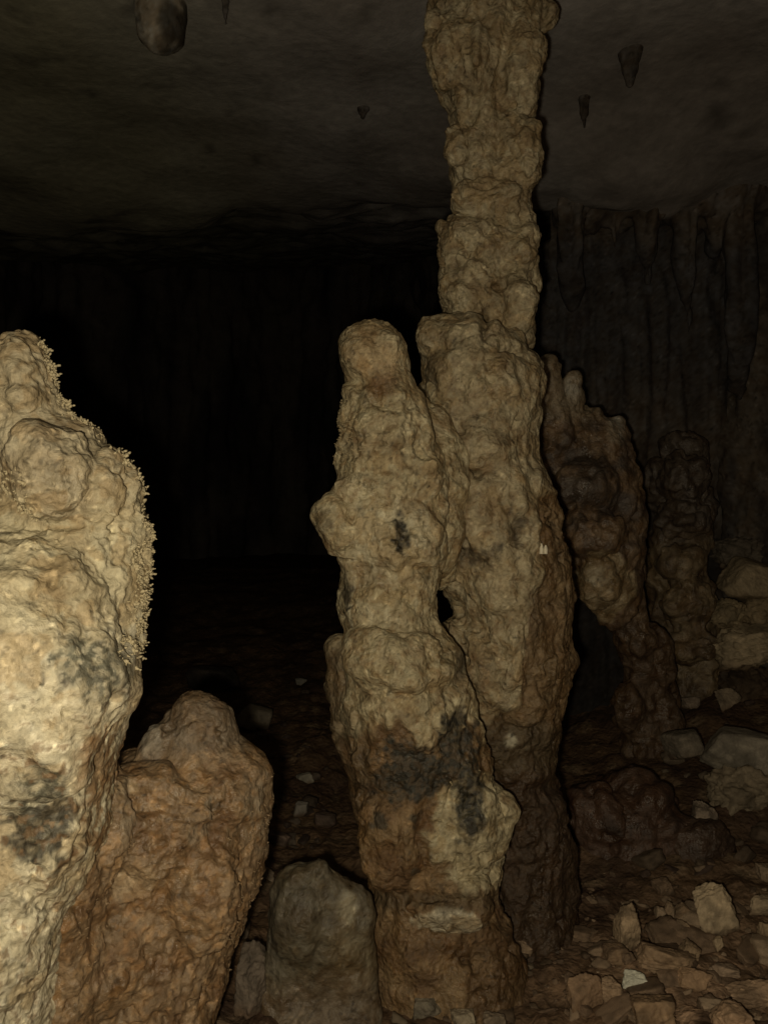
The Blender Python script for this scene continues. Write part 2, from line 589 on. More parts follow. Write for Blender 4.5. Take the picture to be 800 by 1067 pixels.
# pigment
nz = fbm(v * 14, 4, 140); nzf = fbm(v * 45, 3, 141)
c = lerp(full(v, CREAM), OCHRE, sm(-0.15, 0.3, nz))
c = lerp(c, [.33, .28, .19], sm(560, 470, py) * 0.6)
c = lerp(c, [.50, .455, .33], sm(600, 720, py) * .75)
c = lerp(c, [.68, .63, .48], sm(0.0, 0.25, nzf) * sm(600, 700, py) * 0.7)
c = lerp(c, [.26, .22, .15], spot(px, py, nz, 55, 490, 44, 48) * 0.65)
c = lerp(c, [.125, .122, .09], (.45 + .55 * sm(-.12, .1, fbm(v * 75, 3, 142))) * np.maximum(spot(px, py, nz + nzf, 92, 695, 38, 34, .3), spot(px, py, nz + nzf, 40, 850, 34, 42, .25)) * 1.0)
c = lerp(c, [.16, .15, .115], spot(px, py, nz + nzf, 134, 690, 16, 40, .3) * 0.6)
c = lerp(c, SOOT, spot(px, py, nz + nzf, 42, 856, 30, 36, .2) * (.6 + .4 * sm(-.15, .1, fbm(v * 60, 3, 143))))
c = lerp(c, [.20, .13, .07], sm(0.22, 0.34, nzf + 0.25 * nz) * sm(690, 760, py) * 0.65)
c = lerp(c, CLAY, sm(70, 100, px + 18 * nz) * sm(740, 775, py) * sm(0.0, 0.15, nz + nzf + .1) * 0.8)
c = lerp(c, [.16, .12, .07], spot(px, py, nz + nzf, 72, 600, 30, 30, .2) * 0.3)
c = mottle(c, v, 170, .20)
rootA = thing('stalagmite', P(-45, 533, 1.48) * (1, 1, 0), 'thick pale cream stalagmite at the left edge, its right side fringed with coral spikes', 'stalagmite')
split_parts(rootA, v, q, c, [M_PALE] * 2,
            lambda f: ((lambda a, b, w: (b + 0.1 * (a - 40) + 20 * w > 545).astype(int))(*pix(f), fbm(f * 9, 3, 150))),
            ['tip', 'shaft'])
edge = np.interp(py, [343, 350, 375, 400, 430, 440, 455, 472, 500, 520, 560, 590, 640, 670, 690, 710], [30, 48, 60, 68, 78, 92, 110, 130, 150, 153, 155, 150, 150, 147, 140, 143])
pr = (sm(0.1, 0.6, n[:, 0]) + 0.05) * sm(-22, -6, px - edge) * sm(345, 370, py) * sm(700, 660, py) * sm(-.45, -.15, n[:, 1]) * sm(0.6, 0.2, n[:, 1]) * sm(-0.25, 0.1, fbm(v * 9, 3, 160) + .12) * (1 - 0.9 * spot(px, py, nz, 105, 455, 26, 18, .2, .2))
pr = pr + 0.30 * sm(-0.3, -0.7, n[:, 0]) * sm(480, 500, py) * sm(560, 545, py)
pr = pr + .10 * sm(.16, .34, fbm(v * 11, 3, 163)) * sm(-.2, -.5, n[:, 1]) * sm(-12, 0, px) * sm(760, 640, py) * (1 - smoothdome)
cv, cf = corals(v, n, q, pr + 1e-9, 1700, .0024, .0095, 7)
o = link('coral_crust', mesh_of('coral_crust', cv - np.array(rootA.location), cf, M_CORAL, full(cv, [.40, .345, .22])), rootA)
tag(o, kind='stuff')

# ------------------------------------------------------------------ the brown stalagmite behind it
B = Soup()
B.loft([(716, 194, 206, 1.85, .9), (722, 187, 216, 1.85, .9), (730, 180, 234, 1.85, .9), (750, 168, 241, 1.85, .9), (772, 158, 247, 1.85, .9), (786, 148, 260, 1.85, .9),
        (796, 112, 272, 1.85, .85), (812, 60, 280, 1.85, .75), (835, 30, 283, 1.85, .7), (862, 16, 278, 1.84, .7), (900, 8, 270, 1.83, .72),
        (950, 0, 256, 1.82, .74), (1000, -6, 243, 1.81, .76), (1067, -10, 225, 1.80, .8), (1150, -10, 214, 1.80, .82), (1260, -10, 214, 1.80, .82)], 72)
B.blob(92, 860, 1.60, 40, 80, .12)
B.blob(70, 960, 1.58, 40, 110, .12)
B.blob(60, 1080, 1.58, 40, 110, .12)
B.blob(272, 838, 1.84, 10, 26, .05)
B.blob(158, 782, 1.80, 15, 34, .05, -28)
B.blob(246, 835, 1.80, 28, 44, .07)
B.blob(140, 812, 1.70, 44, 16, .06, 8)
B.blob(150, 870, 1.70, 80, 56, .10)
B.blob(140, 925, 1.66, 26, 24, .05)
B.blob(205, 930, 1.70, 48, 60, .08)
B.blob(110, 1010, 1.66, 60, 70, .10)
v, q = B.remesh(0.0042, 12)
n = vnorm(v, q)
px, py = pix(v)
d = rough_stone(v, n, .015, .004, .0040, .022, .008, 200, 12, .009)
d += sm(790, 830, py) * (.0045 * fbm(v * 60, 3, 221) - .006 * sm(0.15, 0.4, perlin(v * 55, 222)))
d += dents(v, n, [(150, 843, 60, 7, -.014), (205, 862, 40, 8, -.012), (120, 895, 44, 5, -.010), (225, 820, 6, 30, -.008), (180, 960, 36, 26, -.012), (100, 960, 10, 60, -.01)])
v = settle(v, q, d, n, 0.0042, 200)
n = vnorm(v, q)
nz = fbm(v * 12, 4, 240); nzf = fbm(v * 42, 3, 241)
c = lerp(full(v, [.215, .148, .085]), DKCLAY * 1.25, sm(0.05, 0.35, nz) * .7)
c = lerp(c, [.29, .185, .095], sm(0.05, 0.3, nzf - 0.5 * nz))
c = lerp(c, [.36, .27, .165], np.maximum(spot(px, py, nz, 140, 922, 22, 18, .3, .5), spot(px, py, nz, 130, 820, 14, 8, .3, .5)) * .8)
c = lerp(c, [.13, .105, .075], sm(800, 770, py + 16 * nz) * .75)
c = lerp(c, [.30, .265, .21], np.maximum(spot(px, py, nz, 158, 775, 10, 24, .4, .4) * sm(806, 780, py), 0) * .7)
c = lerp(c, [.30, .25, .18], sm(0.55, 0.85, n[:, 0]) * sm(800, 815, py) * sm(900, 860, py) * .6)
c = mottle(c, v, 270, .34)
rootB = thing('stalagmite', P(150, 533, 1.82) * (1, 1, 0), 'stumpy orange-brown stalagmite with a darker pointed tip, against the pale stalagmite', 'stalagmite')
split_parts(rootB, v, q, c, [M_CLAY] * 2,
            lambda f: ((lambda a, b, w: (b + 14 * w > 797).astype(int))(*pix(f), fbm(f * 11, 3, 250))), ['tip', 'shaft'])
pr = sm(0.55, 0.9, n[:, 0]) * sm(800, 815, py) * sm(1060, 960, py) + 1e-9
cv, cf = corals(v, n, q, pr, 260, .0022, .0058, 17)
tag(link('coral_crust', mesh_of('coral_crust', cv - np.array(rootB.location), cf, M_CORAL, full(cv, [.24, .17, .10])), rootB), kind='stuff')

# ------------------------------------------------------------------ the knobbly stalagmite in the middle
C = Soup()
C.loft([(335, 378, 398, 2.30, 1), (341, 364, 410, 2.30, 1), (350, 355, 419, 2.30, 1), (362, 353, 425, 2.30, 1), (378, 355, 429, 2.30, 1),
        (392, 359, 431, 2.30, 1), (406, 359, 437, 2.30, 1), (420, 354, 443, 2.30, .95), (440, 351, 450, 2.30, .9), (470, 349, 458, 2.30, .85),
        (495, 350, 464, 2.30, .8), (520, 343, 464, 2.30, .78), (560, 343, 462, 2.30, .78), (585, 352, 460, 2.30, .8), (600, 357, 457, 2.30, .82),
        (622, 354, 454, 2.30, .85), (640, 354, 456, 2.30, .85), (655, 361, 463, 2.30, .85), (680, 361, 477, 2.30, .85), (720, 362, 486, 2.30, .85),
        (760, 362, 495, 2.30, .85), (800, 364, 508, 2.30, .85), (850, 372, 518, 2.30, .85), (890, 381, 520, 2.30, .85), (922, 391, 520, 2.30, .85),
        (935, 391, 518, 2.30, .8), (960, 388, 528, 2.30, .8), (985, 387, 536, 2.30, .85), (1010, 385, 540, 2.30, .9), (1040, 382, 548, 2.30, .95), (1090, 376, 560, 2.30, 1)], 72)
C.blob(380, 370, 2.24, 24, 24, .06)
C.blob(402, 364, 2.25, 22, 22, .06)
C.blob(386, 350, 2.26, 22, 13, .05)
C.blob(352, 541, 2.24, 18, 32, .07, 10)
C.blob(360, 560, 2.22, 20, 22, .06)
C.blob(412, 560, 2.23, 44, 44, .08)
C.blob(405, 450, 2.25, 48, 40, .09)
C.loft([(412, 436, 452, 2.40, 1), (430, 424, 470, 2.40, 1), (470, 420, 486, 2.40, .95), (530, 418, 486, 2.40, .95), (575, 424, 480, 2.41, .95), (598, 432, 466, 2.42, 1), (612, 438, 452, 2.43, 1)], 48)
C.loft([(400, 445, 462, 2.52, 1), (425, 436, 492, 2.52, .9), (470, 430, 506, 2.52, .85), (530, 430, 506, 2.52, .85), (580, 432, 496, 2.53, .85), (605, 436, 478, 2.54, .9), (618, 440, 460, 2.55, 1)], 48)
C.blob(385, 505, 2.24, 36, 20, .06, 15)
C.blob(430, 500, 2.25, 36, 26, .06)
C.blob(415, 690, 2.18, 56, 32, .09, -8)
C.blob(385, 672, 2.20, 24, 22, .07)
C.blob(425, 745, 2.18, 48, 46, .08)
C.blob(485, 865, 2.20, 36, 56, .07, -6)
C.blob(412, 870, 2.18, 38, 54, .08)
C.blob(470, 935, 2.17, 52, 24, .08)
C.loft([(668, 350, 372, 2.42, 1), (680, 343, 400, 2.42, 1), (720, 342, 420, 2.42, 1), (760, 349, 430, 2.42, 1), (800, 357, 440, 2.42, 1), (850, 367, 450, 2.42, 1), (900, 380, 470, 2.40, 1), (1000, 390, 480, 2.38, 1)], 48)
C.loft([(832, 520, 531, 2.24, 1.6), (845, 510, 531, 2.24, 1.2), (865, 503, 530, 2.23, 1), (885, 503, 528, 2.22, 1), (896, 505, 519, 2.22, 1)], 28)
v, q = C.remesh(0.0048, 12)
n = vnorm(v, q)
px, py = pix(v)
head = sm(415, 392, py)
k = 1 - .62 * head
d = k * rough_stone(v, n, .021, .009, .0036, .030, .009, 300, 12, .013)
d += sm(.2, .7, -n[:, 0]) * sm(408, 425, py) * sm(490, 470, py) * .008 * perlin(v * 70, 322)
crustlo = 762 + 26 * perlin(v * (16, 16, 1), 340) + 12 * perlin(v * 38, 341)
upper = sm(9, -9, py - crustlo)
apron = sm(-.10, .10, 1 - np.sqrt(((px - 492) / 44) ** 2 + ((py - 868) / 62) ** 2) + .45 * fbm(v * 20, 4, 343)) * sm(780, 800, py)
tongue = sm(-.12, .12, 1 - np.sqrt(((px - 466) / 34) ** 2 + ((py - 958) / 13) ** 2) + .5 * fbm(v * (30, 30, 12), 3, 344))
d += .006 * upper * sm(640, 680, py) + .008 * apron + .007 * tongue
d += dents(v, n, [(376, 398, 22, 6, -.020), (398, 404, 16, 12, -.014), (372, 425, 18, 10, -.006), (388, 420, 50, 8, -.006), (372, 522, 26, 5, -.012),
                  (392, 500, 24, 6, -.008), (415, 597, 40, 6, -.010), (420, 548, 8, 22, -.006), (400, 655, 52, 6, -.012), (455, 937, 60, 7, -.022),
                  (418, 862, 4, 60, -.014), (442, 880, 5, 50, -.012), (410, 640, 12, 10, -.008), (430, 470, 30, 5, -.008), (380, 452, 22, 5, -.008),
                  (372, 860, 10, 10, -.008), (450, 545, 12, 40, -.008), (480, 780, 5, 26, -.008)])
v = settle(v, q, d, n, 0.004, 300)
n = vnorm(v, q)
nz = fbm(v * 11, 4, 345); nzf = fbm(v * 40, 3, 346); nzs = fbm(v * (34, 34, 6), 3, 347)
c = lerp(full(v, [.205, .138, .072]), DKCLAY, sm(-.05, .35, nz) * .7)
up = lerp(full(v, [.395, .34, .215]), BUFF, sm(-.1, .3, nz))
up = lerp(up, [.235, .165, .088], sm(.05, .3, nzf) * .6)
up = lerp(up, [.50, .45, .31], np.maximum(spot(px, py, nzs, 405, 562, 40, 34, .3, .9), sm(.12, .4, nzs) * sm(690, 640, py) * sm(560, 590, py)) * .75)
up = lerp(up, [.30, .20, .10], spot(px, py, nz, 392, 376, 28, 22, .4, .5) * .55)
up = lerp(up, [.18, .11, .055], spot(px, py, nz, 398, 402, 18, 10, .4, .5) * .7)
up = lerp(up, [.40, .33, .20], sm(690, 740, py) * sm(0, .3, nzs) * .7)
c = c + (up - c) * upper[:, None]
c = lerp(c, [.40, .35, .225], apron * .9)
c = lerp(c, WHITE * .95, tongue * .75)
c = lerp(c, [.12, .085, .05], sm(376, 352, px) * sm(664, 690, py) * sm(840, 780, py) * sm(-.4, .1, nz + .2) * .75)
dark = np.maximum.reduce([spot(px, py, nz + nzf, 434, 804, 46, 28, .25), spot(px, py, nz + nzf, 474, 780, 20, 38, .22), spot(px, py, nz + nzf, 378, 805, 16, 36, .4) * .5,
                          spot(px, py, nz + nzf, 488, 835, 15, 36, .3), spot(px, py, nzf + nzs, 418, 556, 7, 24, .25), spot(px, py, nzf, 478, 694, 6, 16, .3) * .7])
c = lerp(c, [.038, .036, .028], dark * (.72 + .28 * sm(-.15, .1, fbm(v * 60, 3, 348))))
c = lerp(c, [.115, .07, .035], sm(470, 520, px + 20 * nz) * sm(955, 975, py) * .8)
c = lerp(c, [.11, .08, .045], sm(926, 934, py + 5 * nzf) * sm(950, 942, py + 5 * nzf) * .75)
c = lerp(c, SOOT * .8, np.maximum.reduce([spot(px, py, nzf, 432, 852, 6, 10, .3, 1.2), spot(px, py, nzf, 397, 857, 9, 8, .3, 1.2), spot(px, py, nzf, 432, 907, 5, 4, .3, .5), spot(px, py, nzf, 362, 620, 5, 18, .3, 1.2), spot(px, py, nzf, 340, 545, 7, 14, .3, 1.5) * .6]) * .8)
c = mottle(c, v, 370, .30)
rootC = thing('stalagmite', P(450, 533, 2.30) * (1, 1, 0), 'knobbly waisted stalagmite with a rounded head, standing in front of the tall column', 'stalagmite')


def part_c(f):
    a, b = pix(f)
    w = fbm(f * 10, 3, 360)
    r = np.full(len(f), 1)
    r[b + 12 * w < 404] = 0
    r[b + 16 * w > 938] = 2
    return r


split_parts(rootC, v, q, c, [M_CREAM] * 3, part_c, ['head', 'shaft', 'base'])
pr = sm(.35, .85, -n[:, 0]) * sm(412, 424, py) * sm(496, 478, py) + .10 * sm(.4, .85, n[:, 0]) * sm(770, 790, py) * sm(860, 840, py) + 1e-9
cv, cf = corals(v, n, q, pr, 380, .0030, .0078, 27)
tag(link('coral_crust', mesh_of('coral_crust', cv - np.array(rootC.location), cf, M_CORAL, full(cv, [.30, .245, .145])), rootC), kind='stuff')

# ------------------------------------------------------------------ the tall column behind it
D = Soup()
up_rows = [(-185, 380, 650), (-150, 400, 620), (-100, 425, 598), (-50, 436, 586), (0, 444, 575), (18, 444, 574), (30, 442, 568), (60, 441, 566), (85, 448, 563), (110, 460, 560),
           (128, 466, 558), (140, 466, 564), (160, 468, 567), (185, 466, 567), (205, 469, 562), (222, 466, 561), (245, 458, 564), (270, 451, 565),
           (300, 452, 564), (330, 456, 558), (350, 462, 552), (380, 465, 550), (440, 470, 552), (520, 475, 560)]
D.loft([(a, b + (5 if a < 330 else 0), e - (5 if a < 330 else 0), 2.80, .85) for a, b, e in up_rows], 72)
lo_rows = [(332, 440, 470), (338, 435, 500), (352, 434, 538), (370, 436, 555), (395, 438, 567), (420, 432, 565), (450, 428, 563), (480, 428, 566),
           (510, 428, 576), (540, 430, 584), (570, 436, 592), (600, 452, 597), (622, 466, 598), (640, 472, 598), (654, 468, 598), (668, 458, 597), (690, 456, 595), (720, 462, 591), (760, 472, 583), (795, 482, 579),
           (812, 486, 581), (830, 490, 591), (870, 486, 594), (915, 482, 594), (950, 476, 600), (1000, 470, 608)]
D.loft([(a, b, e, 2.64, 1.08) for a, b, e in lo_rows], 72)
D.blob(470, 55, 2.70, 26, 40, .09, -10)
D.blob(462, 30, 2.72, 16, 16, .07)
D.blob(495, 60, 2.66, 22, 34, .07)
D.blob(545, 60, 2.68, 20, 60, .06)
D.blob(568, 22, 2.76, 10, 18, .05, -30)
D.blob(473, 150, 2.72, 8, 24, .05, 12)
D.blob(545, 160, 2.70, 22, 32, .07)
D.blob(505, 205, 2.70, 36, 18, .08)
D.blob(470, 265, 2.74, 18, 34, .08)
D.blob(540, 262, 2.70, 24, 30, .08)
D.blob(500, 250, 2.70, 30, 26, .08)
D.blob(490, 300, 2.70, 36, 34, .08)
D.blob(538, 318, 2.68, 18, 40, .07)
D.blob(452, 352, 2.56, 18, 20, .07)
D.blob(500, 400, 2.49, 50, 50, .10)
D.blob(500, 470, 2.47, 44, 34, .09)
D.blob(530, 550, 2.47, 42, 40, .10)
D.blob(478, 720, 2.56, 30, 80, .10)
D.blob(520, 600, 2.47, 34, 60, .09)
D.blob(535, 650, 2.45, 30, 80, .09)
D.blob(550, 855, 2.56, 40, 40, .10)
v, q = D.remesh(0.0055, 9)
n = vnorm(v, q)
px, py = pix(v)
d = rough_stone(v, n, .029, .013, .0040, .030, .014, 400, 9.5, .009)
d *= .55 + .45 * sm(60, 170, py)
d += sm(190, 110, py) * .030 * (np.abs(perlin((v + .02 * fbm(v * 5, 2, 425)[:, None]) * (17, 17, 1.8), 421)) - .25) + sm(330, 200, py) * .014 * (np.abs(perlin(v * (22, 22, 3), 422)) - .25)
bare = sm(-.08, .08, 1.0 * sm(552, 575, px + 10 * perlin(v * (9, 9, 4), 440) - .10 * (py - 560) * sm(560, 700, py) * -1) * sm(500, 530, py)
          + sm(740, 765, py + 22 * perlin(v * 11, 441) + .25 * (px - 520)) - .5 + .3 * fbm(v * 18, 3, 442))
d -= .010 * bare
d += dents(v, n, [(490, 492, 16, 5, -.05), (497, 495, 9, 5, -.04), (541, 552, 9, 14, -.03), (536, 562, 8, 6, -.02), (496, 582, 16, 14, -.016), (484, 566, 8, 10, -.025),
                  (447, 402, 8, 22, -.02), (494, 75, 6, 6, -.05), (497, 88, 12, 14, -.02), (525, 90, 2.5, 16, -.02), (517, 153, 3, 12, -.018), (470, 130, 30, 6, -.012),
                  (500, 190, 40, 5, -.016), (470, 222, 24, 4, -.018), (505, 340, 6, 26, -.03), (525, 325, 5, 30, -.014), (535, 362, 24, 5, -.03), (538, 230, 14, 6, -.016),
                  (540, 278, 16, 6, -.018), (512, 240, 9, 4, -.012), (470, 276, 26, 4, -.012), (520, 300, 14, 4, -.015), (505, 372, 10, 8, -.008), (503, 430, 9, 6, -.016),
                  (556, 480, 6, 26, -.016), (552, 640, 5, 50, -.014), (545, 822, 50, 8, -.02), (470, 450, 20, 4, -.012), (480, 640, 8, 30, -.016), (545, 745, 8, 5, .006)])
v = settle(v, q, d, n, 0.0046, 400)
n = vnorm(v, q)
nz = fbm(v * 9, 4, 445); nzf = fbm(v * 34, 3, 446); nzs = fbm(v * (26, 26, 5), 3, 447)
c = lerp(full(v, [.36, .305, .195]), [.275, .225, .14], sm(-.1, .3, nz))
c = lerp(c, [.20, .145, .085], sm(.08, .3, nzf) * .55)
c = lerp(c, [.25, .17, .09], sm(.1, .35, nzs) * sm(350, 500, py) * .5)
c = lerp(c, [.155, .10, .05], bare * .85)
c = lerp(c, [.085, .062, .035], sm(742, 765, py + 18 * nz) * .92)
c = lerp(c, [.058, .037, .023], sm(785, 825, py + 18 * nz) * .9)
c = lerp(c, [.055, .043, .028], (.5 + .5 * sm(-.15, .1, fbm(v * 50, 3, 448))) * np.maximum.reduce([spot(px, py, nzf + nz, 495, 582, 18, 15, .3), spot(px, py, nzf + nz, 484, 566, 8, 9, .3), spot(px, py, nzf + nz, 540, 548, 9, 22, .3),
                                                 spot(px, py, nzf, 450, 398, 6, 26, .3), spot(px, py, nzf, 505, 340, 5, 22, .3, .5) * .7, spot(px, py, nzf, 519, 573, 5, 10, .3)]) * .75)
c = lerp(c, [.10, .07, .04], np.maximum.reduce([spot(px, py, nzf, 553, 755, 4, 4, .3, .3), spot(px, py, nzf, 562, 762, 4, 4, .3, .3), spot(px, py, nzf, 560, 642, 7, 26, .3)]) * .6)
c = lerp(c, WHITE * .8, spot(px, py, nzf, 532, 773, 7, 6, .4, .6) * .8)
c = mottle(c, v, 470, .32)
rootD = thing('column', P(530, 533, 2.76) * (1, 1, 0), 'tall knobbly limestone column running from the cave floor up to the ceiling', 'rock column')


def part_d(f):
    a, b = pix(f)
    w = fbm(f * 9, 3, 460)
    r = np.full(len(f), 1)
    r[b + .35 * (500 - a) + 14 * w < 352] = 0
    r[b + 14 * w > 822] = 2
    return r


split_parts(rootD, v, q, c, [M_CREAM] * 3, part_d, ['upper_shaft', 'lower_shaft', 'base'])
# the small white two-pronged fleck on its right side
fl = np.argmin((px - 569) ** 2 + (py - 572) ** 2 + 1e6 * (n[:, 1] > 0))
fp = v[fl] - np.array(rootD.location)
W = Soup()
for a, h in ((-.006, .020), (.007, .015)):
    th = np.linspace(0, 2 * np.pi, 8, endpoint=False)
    rows = [(-.012, .0062), (0, .007), (h * .6, .005), (h, .002)]
    V = [[fp[0] + a + r * math.cos(t), fp[1] - .022 + r * math.sin(t), fp[2] + z] for z, r in rows for t in th]
    Q = [(i * 8 + j, i * 8 + (j + 1) % 8, (i + 1) * 8 + (j + 1) % 8, (i + 1) * 8 + j) for i in range(3) for j in range(8)]
    W.add(V, Q)
W.add([[fp[0] + x, fp[1] + y, fp[2] + z] for x in (-.012, .012) for y in (-.022, .002) for z in (-.013, -.004)],
      [(0, 1, 3, 2), (4, 6, 7, 5), (0, 4, 5, 1), (2, 3, 7, 6), (0, 2, 6, 4), (1, 5, 7, 3)])
wv = np.concatenate(W.v)
o = link('calcite_fleck', mesh_of('calcite_fleck', wv, np.array(W.f), M_CORAL, full(wv, [.66, .61, .48])), rootD)
o['label'] = 'tiny white two-pronged calcite fleck'


# ------------------------------------------------------------------ the darker formations behind
def formation(name, label, cat, build, voxel, disp, colf, mat, names=None, which=None, base=None, group=None, sm_it=2):
    Z = Soup()
    build(Z)
    v, q = Z.remesh(voxel, sm_it)
    n = vnorm(v, q)
    v = relax(v + n * disp(v, n)[:, None], q, 2, .4)
    n = vnorm(v, q)
    c = mottle(colf(v, n), v, 480, .45)
    if base is None:
        base = np.array([v[:, 0].mean(), v[:, 1].mean(), v[:, 2].min()])
    if names:
        r = thing(name, base, label, cat, group)
        split_parts(r, v, q, c, [mat] * len(names), which, names)
        return r
    return tag(link(name, mesh_of(name, v - base, q, mat, c), None, base), label, cat, group)


# smooth greenish stump between the brown stalagmite and the knobbly one
def b_stump(Z):
    Z.loft([(898, 304, 326, 2.14, .7), (904, 290, 342, 2.14, .6), (914, 285, 362, 2.14, .5), (924, 283, 382, 2.14, .45), (936, 281, 390, 2.14, .4), (960, 279, 393, 2.14, .4), (1000, 274, 394, 2.14, .4),
            (1030, 272, 395, 2.14, .42), (1050, 262, 398, 2.14, .5), (1075, 250, 402, 2.14, .6), (1130, 240, 405, 2.14, .7)], 56)
    Z.blob(334, 906, 2.13, 14, 14, .05)
    Z.blob(310, 960, 2.1, 26, 50, .05)


def c_stump(v, n):
    px, py = pix(v); nz = fbm(v * 9, 4, 545)
    c = lerp(full(v, [.115, .098, .066]), [.095, .08, .056], sm(-.2, .3, nz))
    c = lerp(c, [.33, .29, .20], spot(px, py, nz, 362, 946, 9, 18, .5, .5) * .75)
    c = lerp(c, [.20, .16, .095], spot(px, py, nz, 366, 1000, 26, 30, .5, .6) * .6)
    return lerp(c, [.16, .115, .075], sm(1000, 1040, py + 20 * nz) * .5)


formation('rock_stump', 'smooth grey-green flowstone stump between the brown stalagmite and the knobbly one', 'stump', b_stump, .006,
          lambda v, n: .030 * fbm(v * 6, 3, 540) + .010 * billow(v, 13, 4, 541) + .002 * fbm(v * 60, 2, 543), c_stump, M_SMOOTH, sm_it=20)


# boss with a hanging lip right of the column
def b_boss(Z):
    Z.loft([(428, 590, 626, 3.72, .9), (440, 580, 646, 3.72, .9), (465, 572, 658, 3.72, .9), (500, 568, 664, 3.72, .9), (540, 568, 668, 3.72, .9),
            (580, 574, 668, 3.72, .9), (605, 586, 668, 3.70, .8), (622, 600, 664, 3.68, .7), (640, 622, 658, 3.66, .6), (656, 636, 648, 3.66, .6)], 64)
    Z.loft([(540, 600, 664, 4.0, .8), (600, 606, 664, 4.05, .8), (640, 626, 664, 4.05, .8), (660, 640, 684, 4.15, .7), (700, 650, 702, 4.2, .7), (780, 654, 716, 4.25, .8), (880, 650, 730, 4.25, .8)], 48)
    Z.blob(676, 690, 4.1, 24, 44, .12)
    Z.blob(684, 760, 4.1, 26, 40, .12)
    Z.loft([(540, 640, 668, 3.9, 1), (640, 646, 672, 4.0, 1), (700, 650, 682, 4.08, 1), (780, 648, 690, 4.1, 1), (880, 640, 700, 4.1, 1)], 36)
    Z.blob(655, 735, 4.02, 16, 26, .08)
    Z.blob(668, 668, 4.0, 16, 20, .08)
    Z.blob(612, 505, 3.54, 32, 28, .14)
    Z.blob(618, 555, 3.50, 36, 26, .16)
    Z.blob(622, 605, 3.54, 24, 28, .10)
    Z.loft([(376, 556, 574, 3.58, 1), (388, 552, 580, 3.58, 1), (430, 553, 588, 3.6, 1), (470, 556, 606, 3.66, 1), (540, 560, 620, 3.7, 1)], 32)
    Z.loft([(389, 591, 601, 3.62, 1), (398, 587, 605, 3.62, 1), (420, 582, 608, 3.63, 1), (470, 580, 620, 3.68, 1), (520, 580, 630, 3.7, 1)], 32)
    Z.loft([(430, 634, 648, 3.7, 1), (440, 630, 653, 3.7, 1), (480, 624, 658, 3.72, 1), (520, 620, 664, 3.72, 1)], 32)


def c_boss(v, n):
    px, py = pix(v); nz = fbm(v * 8, 4, 645); nzf = fbm(v * 25, 3, 646)
    c = lerp(full(v, [.17, .115, .068]), [.095, .066, .045], sm(-.15, .25, nz))
    c = lerp(c, [.055, .045, .038], spot(px, py, nz + nzf, 610, 500, 38, 38, .4) * .75)
    c = lerp(c, [.30, .235, .14], sm(-.1, .1, spot(px, py, nz, 630, 612, 32, 36, .4, .5) - .5) * .85)
    c = lerp(c, [.42, .36, .25], spot(px, py, nz, 622, 604, 10, 12, .4, .4) * .6)
    c = lerp(c, [.27, .22, .15], sm(450, 420, py) * .8)
    c = lerp(c, [.35, .32, .26], np.maximum(spot(px, py, nz, 641, 446, 9, 16, .4, .5), spot(px, py, nz, 597, 400, 8, 14, .4, .5)) * .7)
    return lerp(c, [.10, .065, .04], sm(640, 680, py + 14 * nz) * .8)


def w_boss(f):
    a, b = pix(f)
    return ((b > 664) | ((f[:, 1] > 3.97) & (b > 640))).astype(int)


formation('flowstone_boss', 'dark knobbly flowstone boss with a pale hanging lip, right beside the tall column', 'flowstone', b_boss, .009,
          lambda v, n: rough_stone(v, n, .034, .016, .006, .03, .014, 600, 8, .022), c_boss, M_CLAY,
          ['boss', 'pillar'], w_boss, sm_it=5)


# knobbly stalagmite further right
def b_right(Z):
    Z.loft([(448, 702, 718, 4.7, .9), (456, 694, 728, 4.7, .9), (480, 688, 736, 4.7, .9), (520, 682, 740, 4.7, .9), (560, 676, 738, 4.7, .9), (590, 672, 732, 4.7, .9),
            (610, 676, 742, 4.7, .9), (650, 680, 746, 4.7, .9), (690, 684, 748, 4.7, .9), (740, 680, 752, 4.7, .9), (800, 670, 760, 4.7, .9)], 56)
    Z.blob(710, 585, 4.5, 22, 16, .12)
    Z.blob(718, 630, 4.45, 26, 28, .16)
    Z.blob(724, 672, 4.42, 24, 20, .14)
    Z.blob(710, 500, 4.5, 26, 26, .14)
    Z.blob(682, 500, 4.7, 12, 22, .10)
    Z.blob(712, 540, 4.48, 28, 20, .14)


def c_right(v, n):
    px, py = pix(v); nz = fbm(v * 7, 4, 745)
    c = lerp(full(v, [.22, .165, .10]), [.13, .095, .06], sm(-.15, .25, nz))
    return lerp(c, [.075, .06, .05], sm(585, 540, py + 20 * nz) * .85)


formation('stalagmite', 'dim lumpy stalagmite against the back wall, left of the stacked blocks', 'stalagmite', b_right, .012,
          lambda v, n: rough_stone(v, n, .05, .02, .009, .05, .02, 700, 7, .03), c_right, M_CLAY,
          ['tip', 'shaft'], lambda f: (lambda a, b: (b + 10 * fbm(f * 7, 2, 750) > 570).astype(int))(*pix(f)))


# hanging flowstone in the upper right, far columns and the ribbed curtain
def b_curtain(Z):
    Z.loft([(10, 540, 840, 4.86, .5), (120, 556, 826, 4.86, .5), (185, 566, 816, 4.86, .48), (220, 572, 806, 4.86, .45), (240, 574, 800, 4.92, .38), (252, 560, 830, 5.1, .28), (300, 552, 850, 5.16, .25),
            (450, 545, 870, 5.18, .25), (600, 535, 890, 5.18, .25), (780, 520, 920, 5.18, .28)], 110)
    for x, w, b in ((596, 13, 330), (640, 10, 262), (674, 15, 300), (716, 11, 350), (744, 16, 276), (770, 13, 420)):
        Z.loft([(90, x - w, x + w, 4.66, 1), (b - 60, x - w * .9, x + w * .9, 4.68, 1), (b - 16, x - w * .6, x + w * .6, 4.78, 1), (b, x - 3, x + 4, 4.82, 1)], 24)


